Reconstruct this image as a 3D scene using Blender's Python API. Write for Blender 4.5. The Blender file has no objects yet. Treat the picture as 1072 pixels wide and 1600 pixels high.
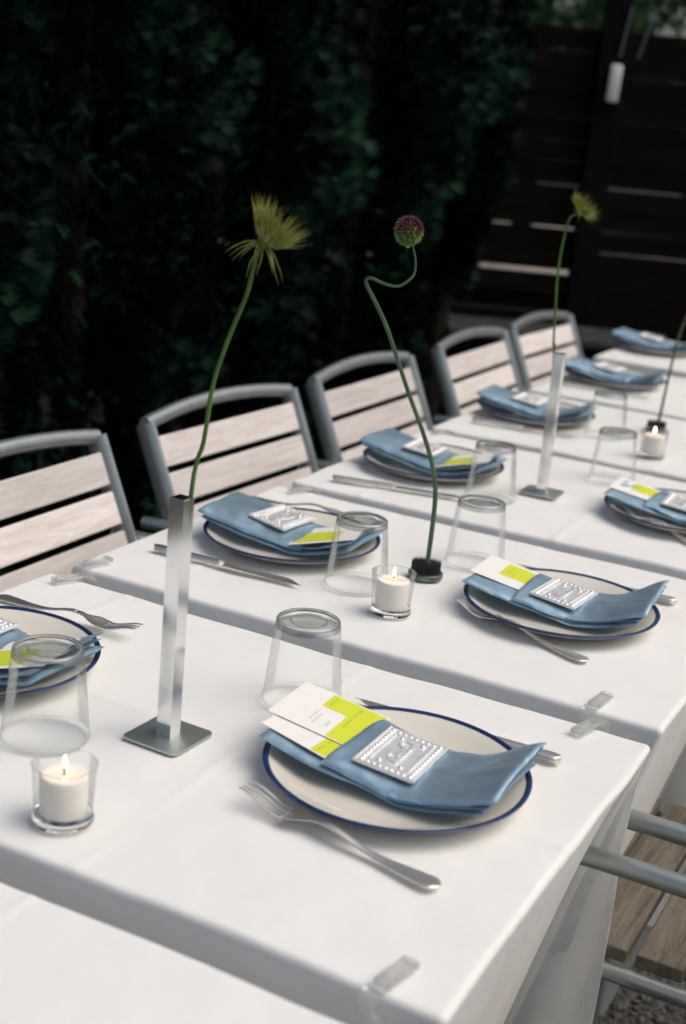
import bpy, bmesh, math, random
from mathutils import Vector, Matrix, noise as mnoise

random.seed(7)
SC = bpy.context.scene
COL = SC.collection
R = math.radians
ZT = 0.745                 # height of the cloth on the tables
TW, TP, GAP = 0.795, 0.5826, 0.042   # table width, table spacing, gap between tables

# ------------------------------------------------------------------ camera
def make_camera():
    yaw, pitch, roll = R(-26.2588), R(15.8511), R(5.3465)
    f = Vector((math.sin(yaw) * math.cos(pitch), math.cos(yaw) * math.cos(pitch), -math.sin(pitch)))
    r = Vector((math.cos(yaw), -math.sin(yaw), 0))
    u = r.cross(f)
    r2 = math.cos(roll) * r + math.sin(roll) * u
    u2 = -math.sin(roll) * r + math.cos(roll) * u
    cam = bpy.data.cameras.new('camera')
    o = bpy.data.objects.new('camera', cam)
    COL.objects.link(o)
    m = Matrix((r2, u2, -f)).transposed().to_4x4()
    m.translation = Vector((1.0688, -1.3277, 1.3453))
    o.matrix_world = m
    cam.sensor_fit = 'VERTICAL'
    cam.sensor_height = 36.0
    cam.sensor_width = 24.1
    cam.lens = 2141.7 / 1600 * 36.0
    cam.shift_x, cam.shift_y = -0.0025, -0.0094
    cam.clip_start, cam.clip_end = 0.05, 400
    cam.dof.use_dof = True
    cam.dof.focus_distance = 1.52
    cam.dof.aperture_fstop = 4.6
    cam.dof.aperture_blades = 0
    SC.camera = o
make_camera()

# ------------------------------------------------------------------ light
SUN_DIR = Vector((0.56, 0.20, 0.88)).normalized()      # towards the sun
w = bpy.data.worlds.new('World')
SC.world = w
w.use_nodes = True
nt = w.node_tree
bg = nt.nodes['Background']
sky = nt.nodes.new('ShaderNodeTexSky')
sky.sky_type = 'NISHITA'
sky.sun_disc = False
sky.sun_elevation = math.asin(SUN_DIR.z)
sky.sun_rotation = math.atan2(SUN_DIR.x, SUN_DIR.y)
sky.air_density = 1.0
sky.dust_density = 6.0
sky.ozone_density = 0.6
nt.links.new(sky.outputs[0], bg.inputs[0])
bg.inputs[1].default_value = 0.11
sl = bpy.data.lights.new('sun', 'SUN')
sl.energy = 1.5
sl.angle = R(55)
sl.color = (1.0, 0.94, 0.87)
so = bpy.data.objects.new('sun', sl)
so.rotation_euler = (-SUN_DIR).to_track_quat('-Z', 'Y').to_euler()
so.location = (2, 1, 6)
COL.objects.link(so)

vs = SC.view_settings
vs.view_transform = 'Standard'
vs.look = 'None'
vs.exposure = -0.03
vs.gamma = 1.0
vs.use_curve_mapping = False
SC.cycles.use_denoising = True
SC.cycles.max_bounces = 14
SC.cycles.transmission_bounces = 14
SC.cycles.transparent_max_bounces = 16
SC.cycles.sample_clamp_indirect = 6.0

# ------------------------------------------------------------------ materials
def new_mat(name):
    m = bpy.data.materials.new(name)
    m.use_nodes = True
    return m, m.node_tree.nodes, m.node_tree.links, m.node_tree.nodes['Principled BSDF']

def pmat(name, col, rough=0.5, metal=0.0, spec=0.5, noise=None, bump=None, sheen=0, coat=0, aniso=0, sss=0, stretch=None):
    """principled + colour variation (scale, amount) + bump (scale, strength, distance)"""
    m, N, L, p = new_mat(name)
    p.inputs['Base Color'].default_value = (*col, 1)
    p.inputs['Roughness'].default_value = rough
    p.inputs['Metallic'].default_value = metal
    p.inputs['Specular IOR Level'].default_value = spec
    p.inputs['Sheen Weight'].default_value = sheen
    p.inputs['Coat Weight'].default_value = coat
    p.inputs['Anisotropic'].default_value = aniso
    if sss:
        p.inputs['Subsurface Weight'].default_value = sss
        p.inputs['Subsurface Radius'].default_value = (0.02, 0.012, 0.008)
    tc = N.new('ShaderNodeTexCoord')
    mp = N.new('ShaderNodeMapping')
    L.new(tc.outputs['Object'], mp.inputs[0])
    if stretch:
        mp.inputs['Scale'].default_value = stretch
    if noise:
        n = N.new('ShaderNodeTexNoise')
        n.inputs['Scale'].default_value = noise[0]
        n.inputs['Detail'].default_value = 6
        L.new(mp.outputs[0], n.inputs[0])
        r = N.new('ShaderNodeValToRGB')
        a = noise[1]
        r.color_ramp.elements[0].position = 0.3
        r.color_ramp.elements[1].position = 0.7
        r.color_ramp.elements[0].color = (*[c * (1 - a) for c in col], 1)
        r.color_ramp.elements[1].color = (*[min(1, c * (1 + a)) for c in col], 1)
        L.new(n.outputs[0], r.inputs[0])
        L.new(r.outputs[0], p.inputs['Base Color'])
    if bump:
        n2 = N.new('ShaderNodeTexNoise')
        n2.inputs['Scale'].default_value = bump[0]
        n2.inputs['Detail'].default_value = 4
        L.new(mp.outputs[0], n2.inputs[0])
        b = N.new('ShaderNodeBump')
        b.inputs['Strength'].default_value = bump[1]
        b.inputs['Distance'].default_value = bump[2]
        L.new(n2.outputs[0], b.inputs['Height'])
        L.new(b.outputs[0], p.inputs['Normal'])
    return m

def glass_mat(name, col=(1, 1, 1), rough=0.0, ior=1.47):
    m, N, L, p = new_mat(name)
    p.inputs['Base Color'].default_value = (*col, 1)
    p.inputs['Roughness'].default_value = rough
    p.inputs['IOR'].default_value = ior
    p.inputs['Transmission Weight'].default_value = 1.0
    return m

def thin_glass(name, edge=0.82, milk=0.0, rough=0.0, ior=1.22, gain=0.55):
    """thin clear wall: passes light straight, mirrors more and tints at grazing angles"""
    m, N, L, p = new_mat(name)
    N.remove(p)
    out = [n for n in N if n.type == 'OUTPUT_MATERIAL'][0]
    lw = N.new('ShaderNodeLayerWeight'); lw.inputs[0].default_value = 0.5
    pw = N.new('ShaderNodeMath'); pw.operation = 'POWER'; pw.inputs[1].default_value = 5.0
    L.new(lw.outputs['Facing'], pw.inputs[0])
    mc = N.new('ShaderNodeMix'); mc.data_type = 'RGBA'
    mc.inputs[6].default_value = (0.99, 0.995, 0.99, 1); mc.inputs[7].default_value = (edge, edge * 1.02, edge, 1)
    L.new(pw.outputs[0], mc.inputs[0])
    tr = N.new('ShaderNodeBsdfTransparent'); L.new(mc.outputs[2], tr.inputs[0])
    gl = N.new('ShaderNodeBsdfGlossy'); gl.inputs['Roughness'].default_value = rough
    fr = N.new('ShaderNodeFresnel'); fr.inputs[0].default_value = ior
    mx = N.new('ShaderNodeMixShader')
    hf = N.new('ShaderNodeMath'); hf.operation = 'MULTIPLY'; hf.inputs[1].default_value = gain
    L.new(fr.outputs[0], hf.inputs[0]); L.new(hf.outputs[0], mx.inputs[0]); L.new(tr.outputs[0], mx.inputs[1]); L.new(gl.outputs[0], mx.inputs[2])
    last = mx
    if milk:
        df = N.new('ShaderNodeBsdfTranslucent'); df.inputs[0].default_value = (0.95, 0.95, 0.95, 1)
        d2 = N.new('ShaderNodeBsdfDiffuse'); d2.inputs[0].default_value = (0.95, 0.95, 0.95, 1)
        m1 = N.new('ShaderNodeMixShader'); L.new(df.outputs[0], m1.inputs[1]); L.new(d2.outputs[0], m1.inputs[2])
        m2 = N.new('ShaderNodeMixShader'); m2.inputs[0].default_value = milk
        L.new(mx.outputs[0], m2.inputs[1]); L.new(m1.outputs[0], m2.inputs[2])
        last = m2
    L.new(last.outputs[0], out.inputs[0])
    return m

def wood_mat(name, light, dark, axis='Y', rough=0.75, spec=0.3):
    """grain running along an axis of the object"""
    m, N, L, p = new_mat(name)
    tc = N.new('ShaderNodeTexCoord')
    oi = N.new('ShaderNodeObjectInfo')
    add = N.new('ShaderNodeVectorMath'); add.operation = 'ADD'
    mul = N.new('ShaderNodeVectorMath'); mul.operation = 'SCALE'
    comb = N.new('ShaderNodeCombineXYZ')
    for i in range(3):
        L.new(oi.outputs['Random'], comb.inputs[i])
    L.new(comb.outputs[0], mul.inputs[0]); mul.inputs['Scale'].default_value = 7.0
    L.new(tc.outputs['Object'], add.inputs[0]); L.new(mul.outputs[0], add.inputs[1])
    mp = N.new('ShaderNodeMapping')
    sc = {'X': (1.2, 14, 14), 'Y': (14, 1.2, 14), 'Z': (14, 14, 1.2)}[axis]
    mp.inputs['Scale'].default_value = sc
    L.new(add.outputs[0], mp.inputs[0])
    n = N.new('ShaderNodeTexNoise')
    n.inputs['Scale'].default_value = 5
    n.inputs['Detail'].default_value = 8
    n.inputs['Roughness'].default_value = 0.7
    n.inputs['Distortion'].default_value = 0.6
    L.new(mp.outputs[0], n.inputs[0])
    n2 = N.new('ShaderNodeTexNoise')
    n2.inputs['Scale'].default_value = 60
    n2.inputs['Detail'].default_value = 3
    L.new(mp.outputs[0], n2.inputs[0])
    mx = N.new('ShaderNodeMath'); mx.operation = 'MULTIPLY_ADD'
    mx.inputs[1].default_value = 0.3
    L.new(n2.outputs[0], mx.inputs[0]); L.new(n.outputs[0], mx.inputs[2])
    r = N.new('ShaderNodeValToRGB')
    r.color_ramp.elements[0].position = 0.48
    r.color_ramp.elements[1].position = 0.82
    r.color_ramp.elements[0].color = (*dark, 1)
    r.color_ramp.elements[1].color = (*light, 1)
    L.new(mx.outputs[0], r.inputs[0])
    hsv = N.new('ShaderNodeHueSaturation')
    mr = N.new('ShaderNodeMapRange')
    mr.inputs[3].default_value = 0.80; mr.inputs[4].default_value = 1.12
    L.new(oi.outputs['Random'], mr.inputs[0]); L.new(mr.outputs[0], hsv.inputs['Value'])
    L.new(r.outputs[0], hsv.inputs['Color'])
    L.new(hsv.outputs[0], p.inputs['Base Color'])
    p.inputs['Roughness'].default_value = rough
    p.inputs['Specular IOR Level'].default_value = spec
    b = N.new('ShaderNodeBump')
    b.inputs['Strength'].default_value = 0.5
    b.inputs['Distance'].default_value = 0.0012
    L.new(mx.outputs[0], b.inputs['Height']); L.new(b.outputs[0], p.inputs['Normal'])
    return m

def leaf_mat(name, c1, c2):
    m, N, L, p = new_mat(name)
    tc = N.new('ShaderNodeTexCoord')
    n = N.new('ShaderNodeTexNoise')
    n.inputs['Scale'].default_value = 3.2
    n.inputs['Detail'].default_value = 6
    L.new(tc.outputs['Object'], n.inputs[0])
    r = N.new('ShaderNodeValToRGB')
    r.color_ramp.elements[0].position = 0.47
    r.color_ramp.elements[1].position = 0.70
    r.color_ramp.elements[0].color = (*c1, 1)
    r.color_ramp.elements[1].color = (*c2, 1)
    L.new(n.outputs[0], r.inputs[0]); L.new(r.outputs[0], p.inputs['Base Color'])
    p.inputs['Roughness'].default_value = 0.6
    p.inputs['Specular IOR Level'].default_value = 0.08
    return m

def cloth_mat():
    m, N, L, p = new_mat('white cotton')
    p.inputs['Roughness'].default_value = 0.9
    p.inputs['Specular IOR Level'].default_value = 0.15
    p.inputs['Sheen Weight'].default_value = 0.15
    tc = N.new('ShaderNodeTexCoord')
    n = N.new('ShaderNodeTexNoise'); n.inputs['Scale'].default_value = 4; n.inputs['Detail'].default_value = 5
    L.new(tc.outputs['Object'], n.inputs[0])
    r = N.new('ShaderNodeValToRGB')
    r.color_ramp.elements[0].position = 0.3; r.color_ramp.elements[1].position = 0.7
    r.color_ramp.elements[0].color = (0.765, 0.775, 0.755, 1); r.color_ramp.elements[1].color = (0.815, 0.825, 0.805, 1)
    L.new(n.outputs[0], r.inputs[0]); L.new(r.outputs[0], p.inputs['Base Color'])
    wx = N.new('ShaderNodeTexWave'); wx.bands_direction = 'X'; wx.inputs['Scale'].default_value = 260
    wy = N.new('ShaderNodeTexWave'); wy.bands_direction = 'Y'; wy.inputs['Scale'].default_value = 260
    L.new(tc.outputs['Object'], wx.inputs[0]); L.new(tc.outputs['Object'], wy.inputs[0])
    ad = N.new('ShaderNodeMath'); ad.operation = 'ADD'
    L.new(wx.outputs[1], ad.inputs[0]); L.new(wy.outputs[1], ad.inputs[1])
    n2 = N.new('ShaderNodeTexNoise'); n2.inputs['Scale'].default_value = 22; n2.inputs['Detail'].default_value = 5
    L.new(tc.outputs['Object'], n2.inputs[0])
    b1 = N.new('ShaderNodeBump'); b1.inputs['Strength'].default_value = 0.25; b1.inputs['Distance'].default_value = 0.0004
    L.new(ad.outputs[0], b1.inputs['Height'])
    b2 = N.new('ShaderNodeBump'); b2.inputs['Strength'].default_value = 0.45; b2.inputs['Distance'].default_value = 0.0045
    L.new(n2.outputs[0], b2.inputs['Height']); L.new(b1.outputs[0], b2.inputs['Normal'])
    L.new(b2.outputs[0], p.inputs['Normal'])
    return m

def gravel_mat():
    m, N, L, p = new_mat('dark gravel')
    tc = N.new('ShaderNodeTexCoord')
    v = N.new('ShaderNodeTexVoronoi'); v.inputs['Scale'].default_value = 75
    L.new(tc.outputs['Object'], v.inputs[0])
    r = N.new('ShaderNodeValToRGB')
    r.color_ramp.elements[0].color = (0.012, 0.013, 0.012, 1); r.color_ramp.elements[1].color = (0.07, 0.068, 0.06, 1)
    L.new(v.outputs['Color'], r.inputs[0]); L.new(r.outputs[0], p.inputs['Base Color'])
    p.inputs['Roughness'].default_value = 0.85
    b = N.new('ShaderNodeBump'); b.inputs['Strength'].default_value = 1; b.inputs['Distance'].default_value = 0.008; b.invert = True
    L.new(v.outputs['Distance'], b.inputs['Height']); L.new(b.outputs[0], p.inputs['Normal'])
    return m

def allium_mat():
    m, N, L, p = new_mat('allium buds')
    tc = N.new('ShaderNodeTexCoord')
    sx = N.new('ShaderNodeSeparateXYZ')
    L.new(tc.outputs['Object'], sx.inputs[0])
    mr = N.new('ShaderNodeMapRange'); mr.inputs[1].default_value = -0.012; mr.inputs[2].default_value = 0.004
    L.new(sx.outputs[2], mr.inputs[0])
    r = N.new('ShaderNodeValToRGB')
    r.color_ramp.elements[0].color = (0.16, 0.30, 0.05, 1); r.color_ramp.elements[1].color = (0.11, 0.020, 0.040, 1)
    L.new(mr.outputs[0], r.inputs[0]); L.new(r.outputs[0], p.inputs['Base Color'])
    p.inputs['Roughness'].default_value = 0.55
    return m

def emit_mat(name, col, s):
    m, N, L, p = new_mat(name)
    p.inputs['Base Color'].default_value = (*col, 1)
    p.inputs['Emission Color'].default_value = (*col, 1)
    p.inputs['Emission Strength'].default_value = s
    return m

M = dict(
    cloth=cloth_mat(),
    gravel=gravel_mat(),
    stone=pmat('gravel stone', (0.06, 0.06, 0.055), 0.8, noise=(30, 0.7)),
    pave=pmat('pale pavement', (0.42, 0.37, 0.33), 0.9, noise=(3, 0.15)),
    alu=pmat('silver powder coat', (0.40, 0.44, 0.432), 0.30, 0.78, noise=(40, 0.06), bump=(500, 0.12, 0.0004)),
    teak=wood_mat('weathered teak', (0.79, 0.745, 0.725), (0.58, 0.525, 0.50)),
    shadedteak=wood_mat('shaded seat teak', (0.235, 0.205, 0.160), (0.075, 0.062, 0.047)),  # same teak as the backs, darkened for the shade over the seats
    fencewood=wood_mat('dark stained boards', (0.013, 0.010, 0.007), (0.005, 0.004, 0.003), 'X', 0.85, 0.08),
    postwood=pmat('black post', (0.005, 0.0055, 0.0055), 0.8, spec=0.08, noise=(8, 0.4)),
    navy=pmat('navy paint', (0.012, 0.022, 0.05), 0.5, noise=(6, 0.2)),
    plate=pmat('cream glaze', (0.72, 0.69, 0.61), 0.14, spec=0.5, noise=(9, 0.03), coat=0.3),
    navyrim=pmat('navy glaze', (0.012, 0.030, 0.11), 0.22),
    napkin=pmat('blue satin', (0.32, 0.48, 0.60), 0.42, 0.62, spec=0.4, noise=(25, 0.10), bump=(900, 0.18, 0.0003), sheen=0.08, aniso=0.3),
    card=pmat('white card', (0.80, 0.80, 0.77), 0.8, noise=(60, 0.02)),
    lime=pmat('chartreuse ink', (0.62, 0.68, 0.03), 0.75),
    ink=pmat('grey ink', (0.33, 0.33, 0.33), 0.8),
    limeink=pmat('olive ink', (0.33, 0.37, 0.03), 0.8),
    pewter=pmat('embossed silver', (0.90, 0.90, 0.89), 0.33, 0.55, noise=(60, 0.06), bump=(180, 0.35, 0.0008)),
    steel=pmat('cutlery steel', (0.90, 0.86, 0.78), 0.38, 1.0, noise=(30, 0.05), bump=(120, 0.06, 0.0005)),
    vase=pmat('satin aluminium', (0.80, 0.81, 0.81), 0.13, 1.0, noise=(12, 0.03), bump=(60, 0.03, 0.0004), stretch=(40, 40, 1)),
    basem=pmat('brushed steel plate', (0.50, 0.54, 0.51), 0.5, 1.0, bump=(50, 0.12, 0.0006), stretch=(1, 30, 1)),
    glass=glass_mat('clear glass', (0.99, 1.0, 0.995), 0.0, 1.28),
    heavy=glass_mat('heavy clear glass', (0.99, 1.0, 0.995), 0.0, 1.47),
    plastic=thin_glass('clear plastic', 0.8, 0.20, 0.06, 1.45, 0.8),
    wall=thin_glass('thin clear glass'),
    thick=thin_glass('thick clear glass', 0.38, 0.0, 0.0, 1.4, 0.5),
    wax=pmat('white wax', (0.86, 0.82, 0.76), 0.5, sss=0.6),
    wick=pmat('burnt wick', (0.02, 0.015, 0.01), 0.9),
    flame=emit_mat('flame', (1.0, 0.62, 0.28), 18.0),
    lead=pmat('dark lead', (0.20, 0.22, 0.21), 0.4, 0.9, noise=(80, 0.3)),
    pins=pmat('dark pins', (0.05, 0.06, 0.055), 0.4, 0.9),
    stem=pmat('green stem', (0.075, 0.16, 0.03), 0.45, noise=(40, 0.3)),
    darkstem=pmat('dark green stem', (0.06, 0.12, 0.06), 0.35, noise=(40, 0.3)),
    seed=pmat('yellow green bracts', (0.25, 0.27, 0.045), 0.7, noise=(90, 0.35)),
    seedcore=pmat('green seed core', (0.13, 0.17, 0.03), 0.7, noise=(90, 0.4)),
    allium=allium_mat(),
    bark=pmat('bark', (0.016, 0.013, 0.010), 0.9, spec=0.1, noise=(20, 0.4)),
    thuja=leaf_mat('arborvitae green', (0.0016, 0.0065, 0.0045), (0.012, 0.054, 0.028)),  # lighter green noise patches stand in for sunlit clumps of the hedge
    leaf=leaf_mat('bright leaf green', (0.03, 0.08, 0.03), (0.09, 0.17, 0.06)),
    white=pmat('white enamel', (0.75, 0.76, 0.74), 0.4),
    tableblack=pmat('black table base', (0.015, 0.015, 0.015), 0.5),
    board=pmat('table board', (0.25, 0.22, 0.19), 0.7),
    galv=pmat('galvanised steel', (0.22, 0.25, 0.28), 0.4, 0.8),
)

# ------------------------------------------------------------------ mesh helpers
class MB:
    def __init__(self):
        self.v = []; self.f = []
    def add(self, vs_, fs_, mat=None):
        n = len(self.v)
        self.v += [tuple(mat @ Vector(q)) if mat is not None else tuple(q) for q in vs_]
        self.f += [tuple(i + n for i in q) for q in fs_]
        return self
    def box(self, cx, cy, cz, sx, sy, sz, bev=0.0, mat=None):
        vs_, fs_ = rbox(sx, sy, sz, bev)
        t = Matrix.Translation((cx, cy, cz))
        return self.add(vs_, fs_, (mat @ t) if mat is not None else t)
    def lathe(self, prof, n=48, mat=None):
        """profile of (r, z); ends with r = 0 close to a point"""
        vs_, fs_, rows = [], [], []
        for r, z in prof:
            if r < 1e-6:
                rows.append([len(vs_)]); vs_.append((0, 0, z))
            else:
                rows.append(list(range(len(vs_), len(vs_) + n)))
                for k in range(n):
                    a = 2 * math.pi * k / n
                    vs_.append((r * math.cos(a), r * math.sin(a), z))
        for a, b in zip(rows, rows[1:]):
            for k in range(n):
                k2 = (k + 1) % n
                if len(a) == 1 and len(b) == 1: continue
                if len(a) == 1: fs_.append((a[0], b[k2], b[k]))
                elif len(b) == 1: fs_.append((a[k], a[k2], b[0]))
                else: fs_.append((a[k], a[k2], b[k2], b[k]))
        return self.add(vs_, fs_, mat)
    def tube(self, pts, rad, n=10, cap=True, flat=1.0):
        pts = [Vector(q) for q in pts]
        if not isinstance(rad, (list, tuple)): rad = [rad] * len(pts)
        vs_, fs_ = [], []
        t0 = (pts[1] - pts[0]).normalized()
        ref = Vector((0, 0, 1)) if abs(t0.z) < 0.9 else Vector((1, 0, 0))
        nx = t0.cross(ref).normalized()
        for i, q in enumerate(pts):
            if i == 0: t = pts[1] - pts[0]
            elif i == len(pts) - 1: t = pts[-1] - pts[-2]
            else: t = (pts[i + 1] - q).normalized() + (q - pts[i - 1]).normalized()
            t.normalize()
            nx = (nx - t * nx.dot(t)).normalized()
            ny = t.cross(nx)
            for k in range(n):
                a = 2 * math.pi * k / n
                vs_.append(q + rad[i] * (math.cos(a) * nx + flat * math.sin(a) * ny))
        for i in range(len(pts) - 1):
            for k in range(n):
                k2 = (k + 1) % n
                fs_.append((i * n + k, i * n + k2, (i + 1) * n + k2, (i + 1) * n + k))
        if cap:
            fs_.append(tuple(reversed(range(n))))
            fs_.append(tuple(range((len(pts) - 1) * n, len(pts) * n)))
        return self.add(vs_, fs_)
    def grid(self, fn, nu, nv, flip=False):
        vs_ = [fn(i / nu, j / nv) for i in range(nu + 1) for j in range(nv + 1)]
        fs_ = []
        for i in range(nu):
            for j in range(nv):
                a = i * (nv + 1) + j
                q = (a, a + nv + 1, a + nv + 2, a + 1)
                fs_.append(tuple(reversed(q)) if flip else q)
        return self.add(vs_, fs_)
    def slab(self, fn_top, fn_bot, nu, nv):
        """closed sheet between two height fields sharing their border"""
        n0 = len(self.v)
        self.grid(fn_top, nu, nv)
        n1 = len(self.v)
        self.grid(fn_bot, nu, nv, True)
        def rim():
            out = [(i, 0) for i in range(nu)] + [(nu, j) for j in range(nv)]
            out += [(i, nv) for i in range(nu, 0, -1)] + [(0, j) for j in range(nv, 0, -1)]
            return [a * (nv + 1) + b for a, b in out]
        q = rim()
        for a, b in zip(q, q[1:] + q[:1]):
            self.f.append((n0 + b, n0 + a, n1 + a, n1 + b))
        return self
    def mesh(self, name, mat, smooth=35, solid=True):
        me = bpy.data.meshes.new(name)
        me.from_pydata(self.v, [], self.f)
        me.materials.append(mat)
        if solid:
            bm = bmesh.new(); bm.from_mesh(me)
            bmesh.ops.recalc_face_normals(bm, faces=bm.faces)
            bm.to_mesh(me); bm.free()
        if smooth:
            me.polygons.foreach_set('use_smooth', [True] * len(me.polygons))
            me.set_sharp_from_angle(angle=R(smooth))
        me.update()
        return me
    def build(self, name, mat, parent=None, smooth=35, loc=None, rot=None):
        return link(name, self.mesh(name, mat, smooth), parent, loc, rot)

_rb = {}
def rbox(sx, sy, sz, bev=0.0):
    key = (round(sx, 5), round(sy, 5), round(sz, 5), bev)
    if key not in _rb:
        bm = bmesh.new()
        bmesh.ops.create_cube(bm, size=1)
        for v in bm.verts:
            v.co = Vector((v.co.x * sx, v.co.y * sy, v.co.z * sz))
        if bev:
            bmesh.ops.bevel(bm, geom=bm.edges[:], offset=bev, segments=2, profile=0.5, affect='EDGES')
        bm.verts.index_update()
        _rb[key] = ([tuple(v.co) for v in bm.verts], [tuple(v.index for v in f.verts) for f in bm.faces])
        bm.free()
    return _rb[key]

def link(name, data, parent=None, loc=None, rot=None):
    o = bpy.data.objects.new(name, data)
    COL.objects.link(o)
    if parent is not None: o.parent = parent
    if loc is not None: o.location = loc
    if rot is not None: o.rotation_euler = rot
    return o

def tag(o, label, cat, group=None):
    o['label'] = label; o['category'] = cat
    if group: o['group'] = group
    return o

def thing(name, label, cat, loc=(0, 0, 0), rz=0.0, group=None):
    return tag(link(name, None, None, loc, (0, 0, rz)), label, cat, group)

def spline(pts, per=6):
    """Catmull-Rom through the points"""
    P = [Vector(q) for q in pts]
    P = [2 * P[0] - P[1]] + P + [2 * P[-1] - P[-2]]
    out = []
    for i in range(1, len(P) - 2):
        for k in range(per):
            t = k / per
            a, b, c, d = P[i - 1], P[i], P[i + 1], P[i + 2]
            out.append(0.5 * ((2 * b) + (c - a) * t + (2 * a - 5 * b + 4 * c - d) * t * t + (3 * b - a - 3 * c + d) * t ** 3))
    out.append(P[-2])
    return out

def sstep(a, b, x):
    t = max(0.0, min(1.0, (x - a) / (b - a)))
    return t * t * (3 - 2 * t)

def nz(x, y, z=0.0):
    return mnoise.noise(Vector((x, y, z)))

# ------------------------------------------------------------------ ground
g = MB().add([(-60, -60, 0), (60, -60, 0), (60, 60, 0), (-60, 60, 0)], [(0, 1, 2, 3)]).build('ground', M['gravel'], smooth=0)
g['kind'] = 'structure'
FH = Vector((-0.44243, 0.89680, 0)); RH = Vector((0.89680, 0.44243, 0))
FENCE0 = Vector((1.0688, -1.3277, 0)) + FH * 6.0            # a point on the fence line
FA = math.atan2(RH.y, RH.x)
pv = MB().add([(-14, 4.5, 0.004), (14, 4.5, 0.004), (14, 26, 0.004), (-14, 26, 0.004)], [(0, 1, 2, 3)]).build('pavement', M['pave'], smooth=0, loc=FENCE0, rot=(0, 0, FA))
pv['kind'] = 'structure'
# loose stones where the ground shows beside the tables
st = MB()
rs = random.Random(3)
ico = [(0, 0, 1), (0.9, 0, 0.1), (0.2, 0.9, -0.05), (-0.85, 0.35, 0.1), (-0.4, -0.85, 0), (0.5, -0.8, 0.05), (0, 0, -0.8)]
icf = [(0, 1, 2), (0, 2, 3), (0, 3, 4), (0, 4, 5), (0, 5, 1), (6, 2, 1), (6, 3, 2), (6, 4, 3), (6, 5, 4), (6, 1, 5)]
for _ in range(5200):
    x, y = rs.uniform(0.15, 1.5), rs.uniform(0.1, 1.5)
    s = rs.uniform(0.004, 0.010)
    m = Matrix.Translation((x, y, s * 0.35)) @ Matrix.Rotation(rs.uniform(0, 6.28), 4, 'Z') @ Matrix.Rotation(rs.uniform(-0.5, 0.5), 4, 'X') @ Matrix.Diagonal((s * rs.uniform(0.8, 1.4), s, s * rs.uniform(0.5, 0.9), 1))
    st.add(ico, icf, m)
go = st.build('gravel', M['stone'], smooth=0)
go['kind'] = 'stuff'; go['label'] = 'loose dark gravel under and beside the chairs'; go['category'] = 'gravel'

# ------------------------------------------------------------------ fence behind the tables
fence = thing('board_fence', 'dark stained fence of horizontal boards with gaps between its posts', 'fence', FENCE0, FA)
BAYS = [(-2.74, -0.905), (-0.905, 0.925), (0.925, 2.755)]
rf = random.Random(11)
board_mesh = {}
PITCH = 0.0905
for bi, (s0, s1) in enumerate(BAYS):
    L_ = s1 - s0 - 0.10
    me = MB().box(0, 0, 0, L_, 0.022, 0.0890, 0.002).mesh('board', M['fencewood'], 0)
    for k in range(19):
        z = 0.09 + k * PITCH + rf.uniform(-0.002, 0.002)
        o = link('board', me, fence, ((s0 + s1) / 2, rf.uniform(-0.004, 0.004), z), (rf.uniform(-0.06, 0.06), rf.uniform(-0.0025, 0.0025), 0))
        if bi == 1 and k in (7,):
            o.location.z -= 0.013; o.location.y = -0.026
for s in (-2.74, -0.905, 0.925, 2.755):
    MB().box(s, -0.01, 0.96, 0.11, 0.10, 1.92, 0.004).build('post', M['postwood'], fence, 0)
tag(MB().box(0, 0, 0, 0.048, 0.03, 0.15, 0.008).build('junction_box', M['white'], None, 35, FENCE0 + RH * 0.940 - FH * 0.0765 + Vector((0, 0, 1.555)), (0, R(2), FA)),
    'small white oblong box fixed high on the fence post', 'box')
for i, (s, zt, ds) in enumerate(((0.975, 1.86, -0.025), (1.075, 1.86, -0.05))):
    b = FENCE0 + RH * s - FH * 0.07
    pts = [b + Vector((0, 0, zt)), b + RH * ds * 0.5 + Vector((0, 0, zt - 0.09)), b + RH * ds + Vector((0, 0, zt - 0.2))]
    tag(MB().tube(spline(pts), 0.004, 8).build('steel_rod', M['galv']),
        ('thin steel rod leaning beside the fence post with the white box', 'thin steel rod leaning against the fence boards past the post')[i], 'rod')
pb = thing('planter_box', 'low dark wooden planter box with pale worn lip before the fence', 'planter', FENCE0 - FH * 0.45 + RH * 0.80, FA)
MB().box(0, 0, 0.27, 0.86, 0.36, 0.54, 0.004).build('box_body', M['postwood'], pb, 0)
MB().box(0, 0, 0.557, 0.92, 0.42, 0.028, 0.005).build('lip', pmat('worn grey lip', (0.04, 0.042, 0.04), 0.8, spec=0.1, noise=(12, 0.5)), pb, 0)
np_ = thing('navy_post', 'tall navy painted post standing among the hedge trees', 'post', (-1.62, 1.86, 0), FA)
MB().box(0, 0, 1.3, 0.085, 0.085, 2.6, 0.004).build('post_shaft', M['navy'], np_, 0)
MB().box(0, 0, 0.01, 0.14, 0.14, 0.02, 0.003).build('foot_plate', M['postwood'], np_, 0)

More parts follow.
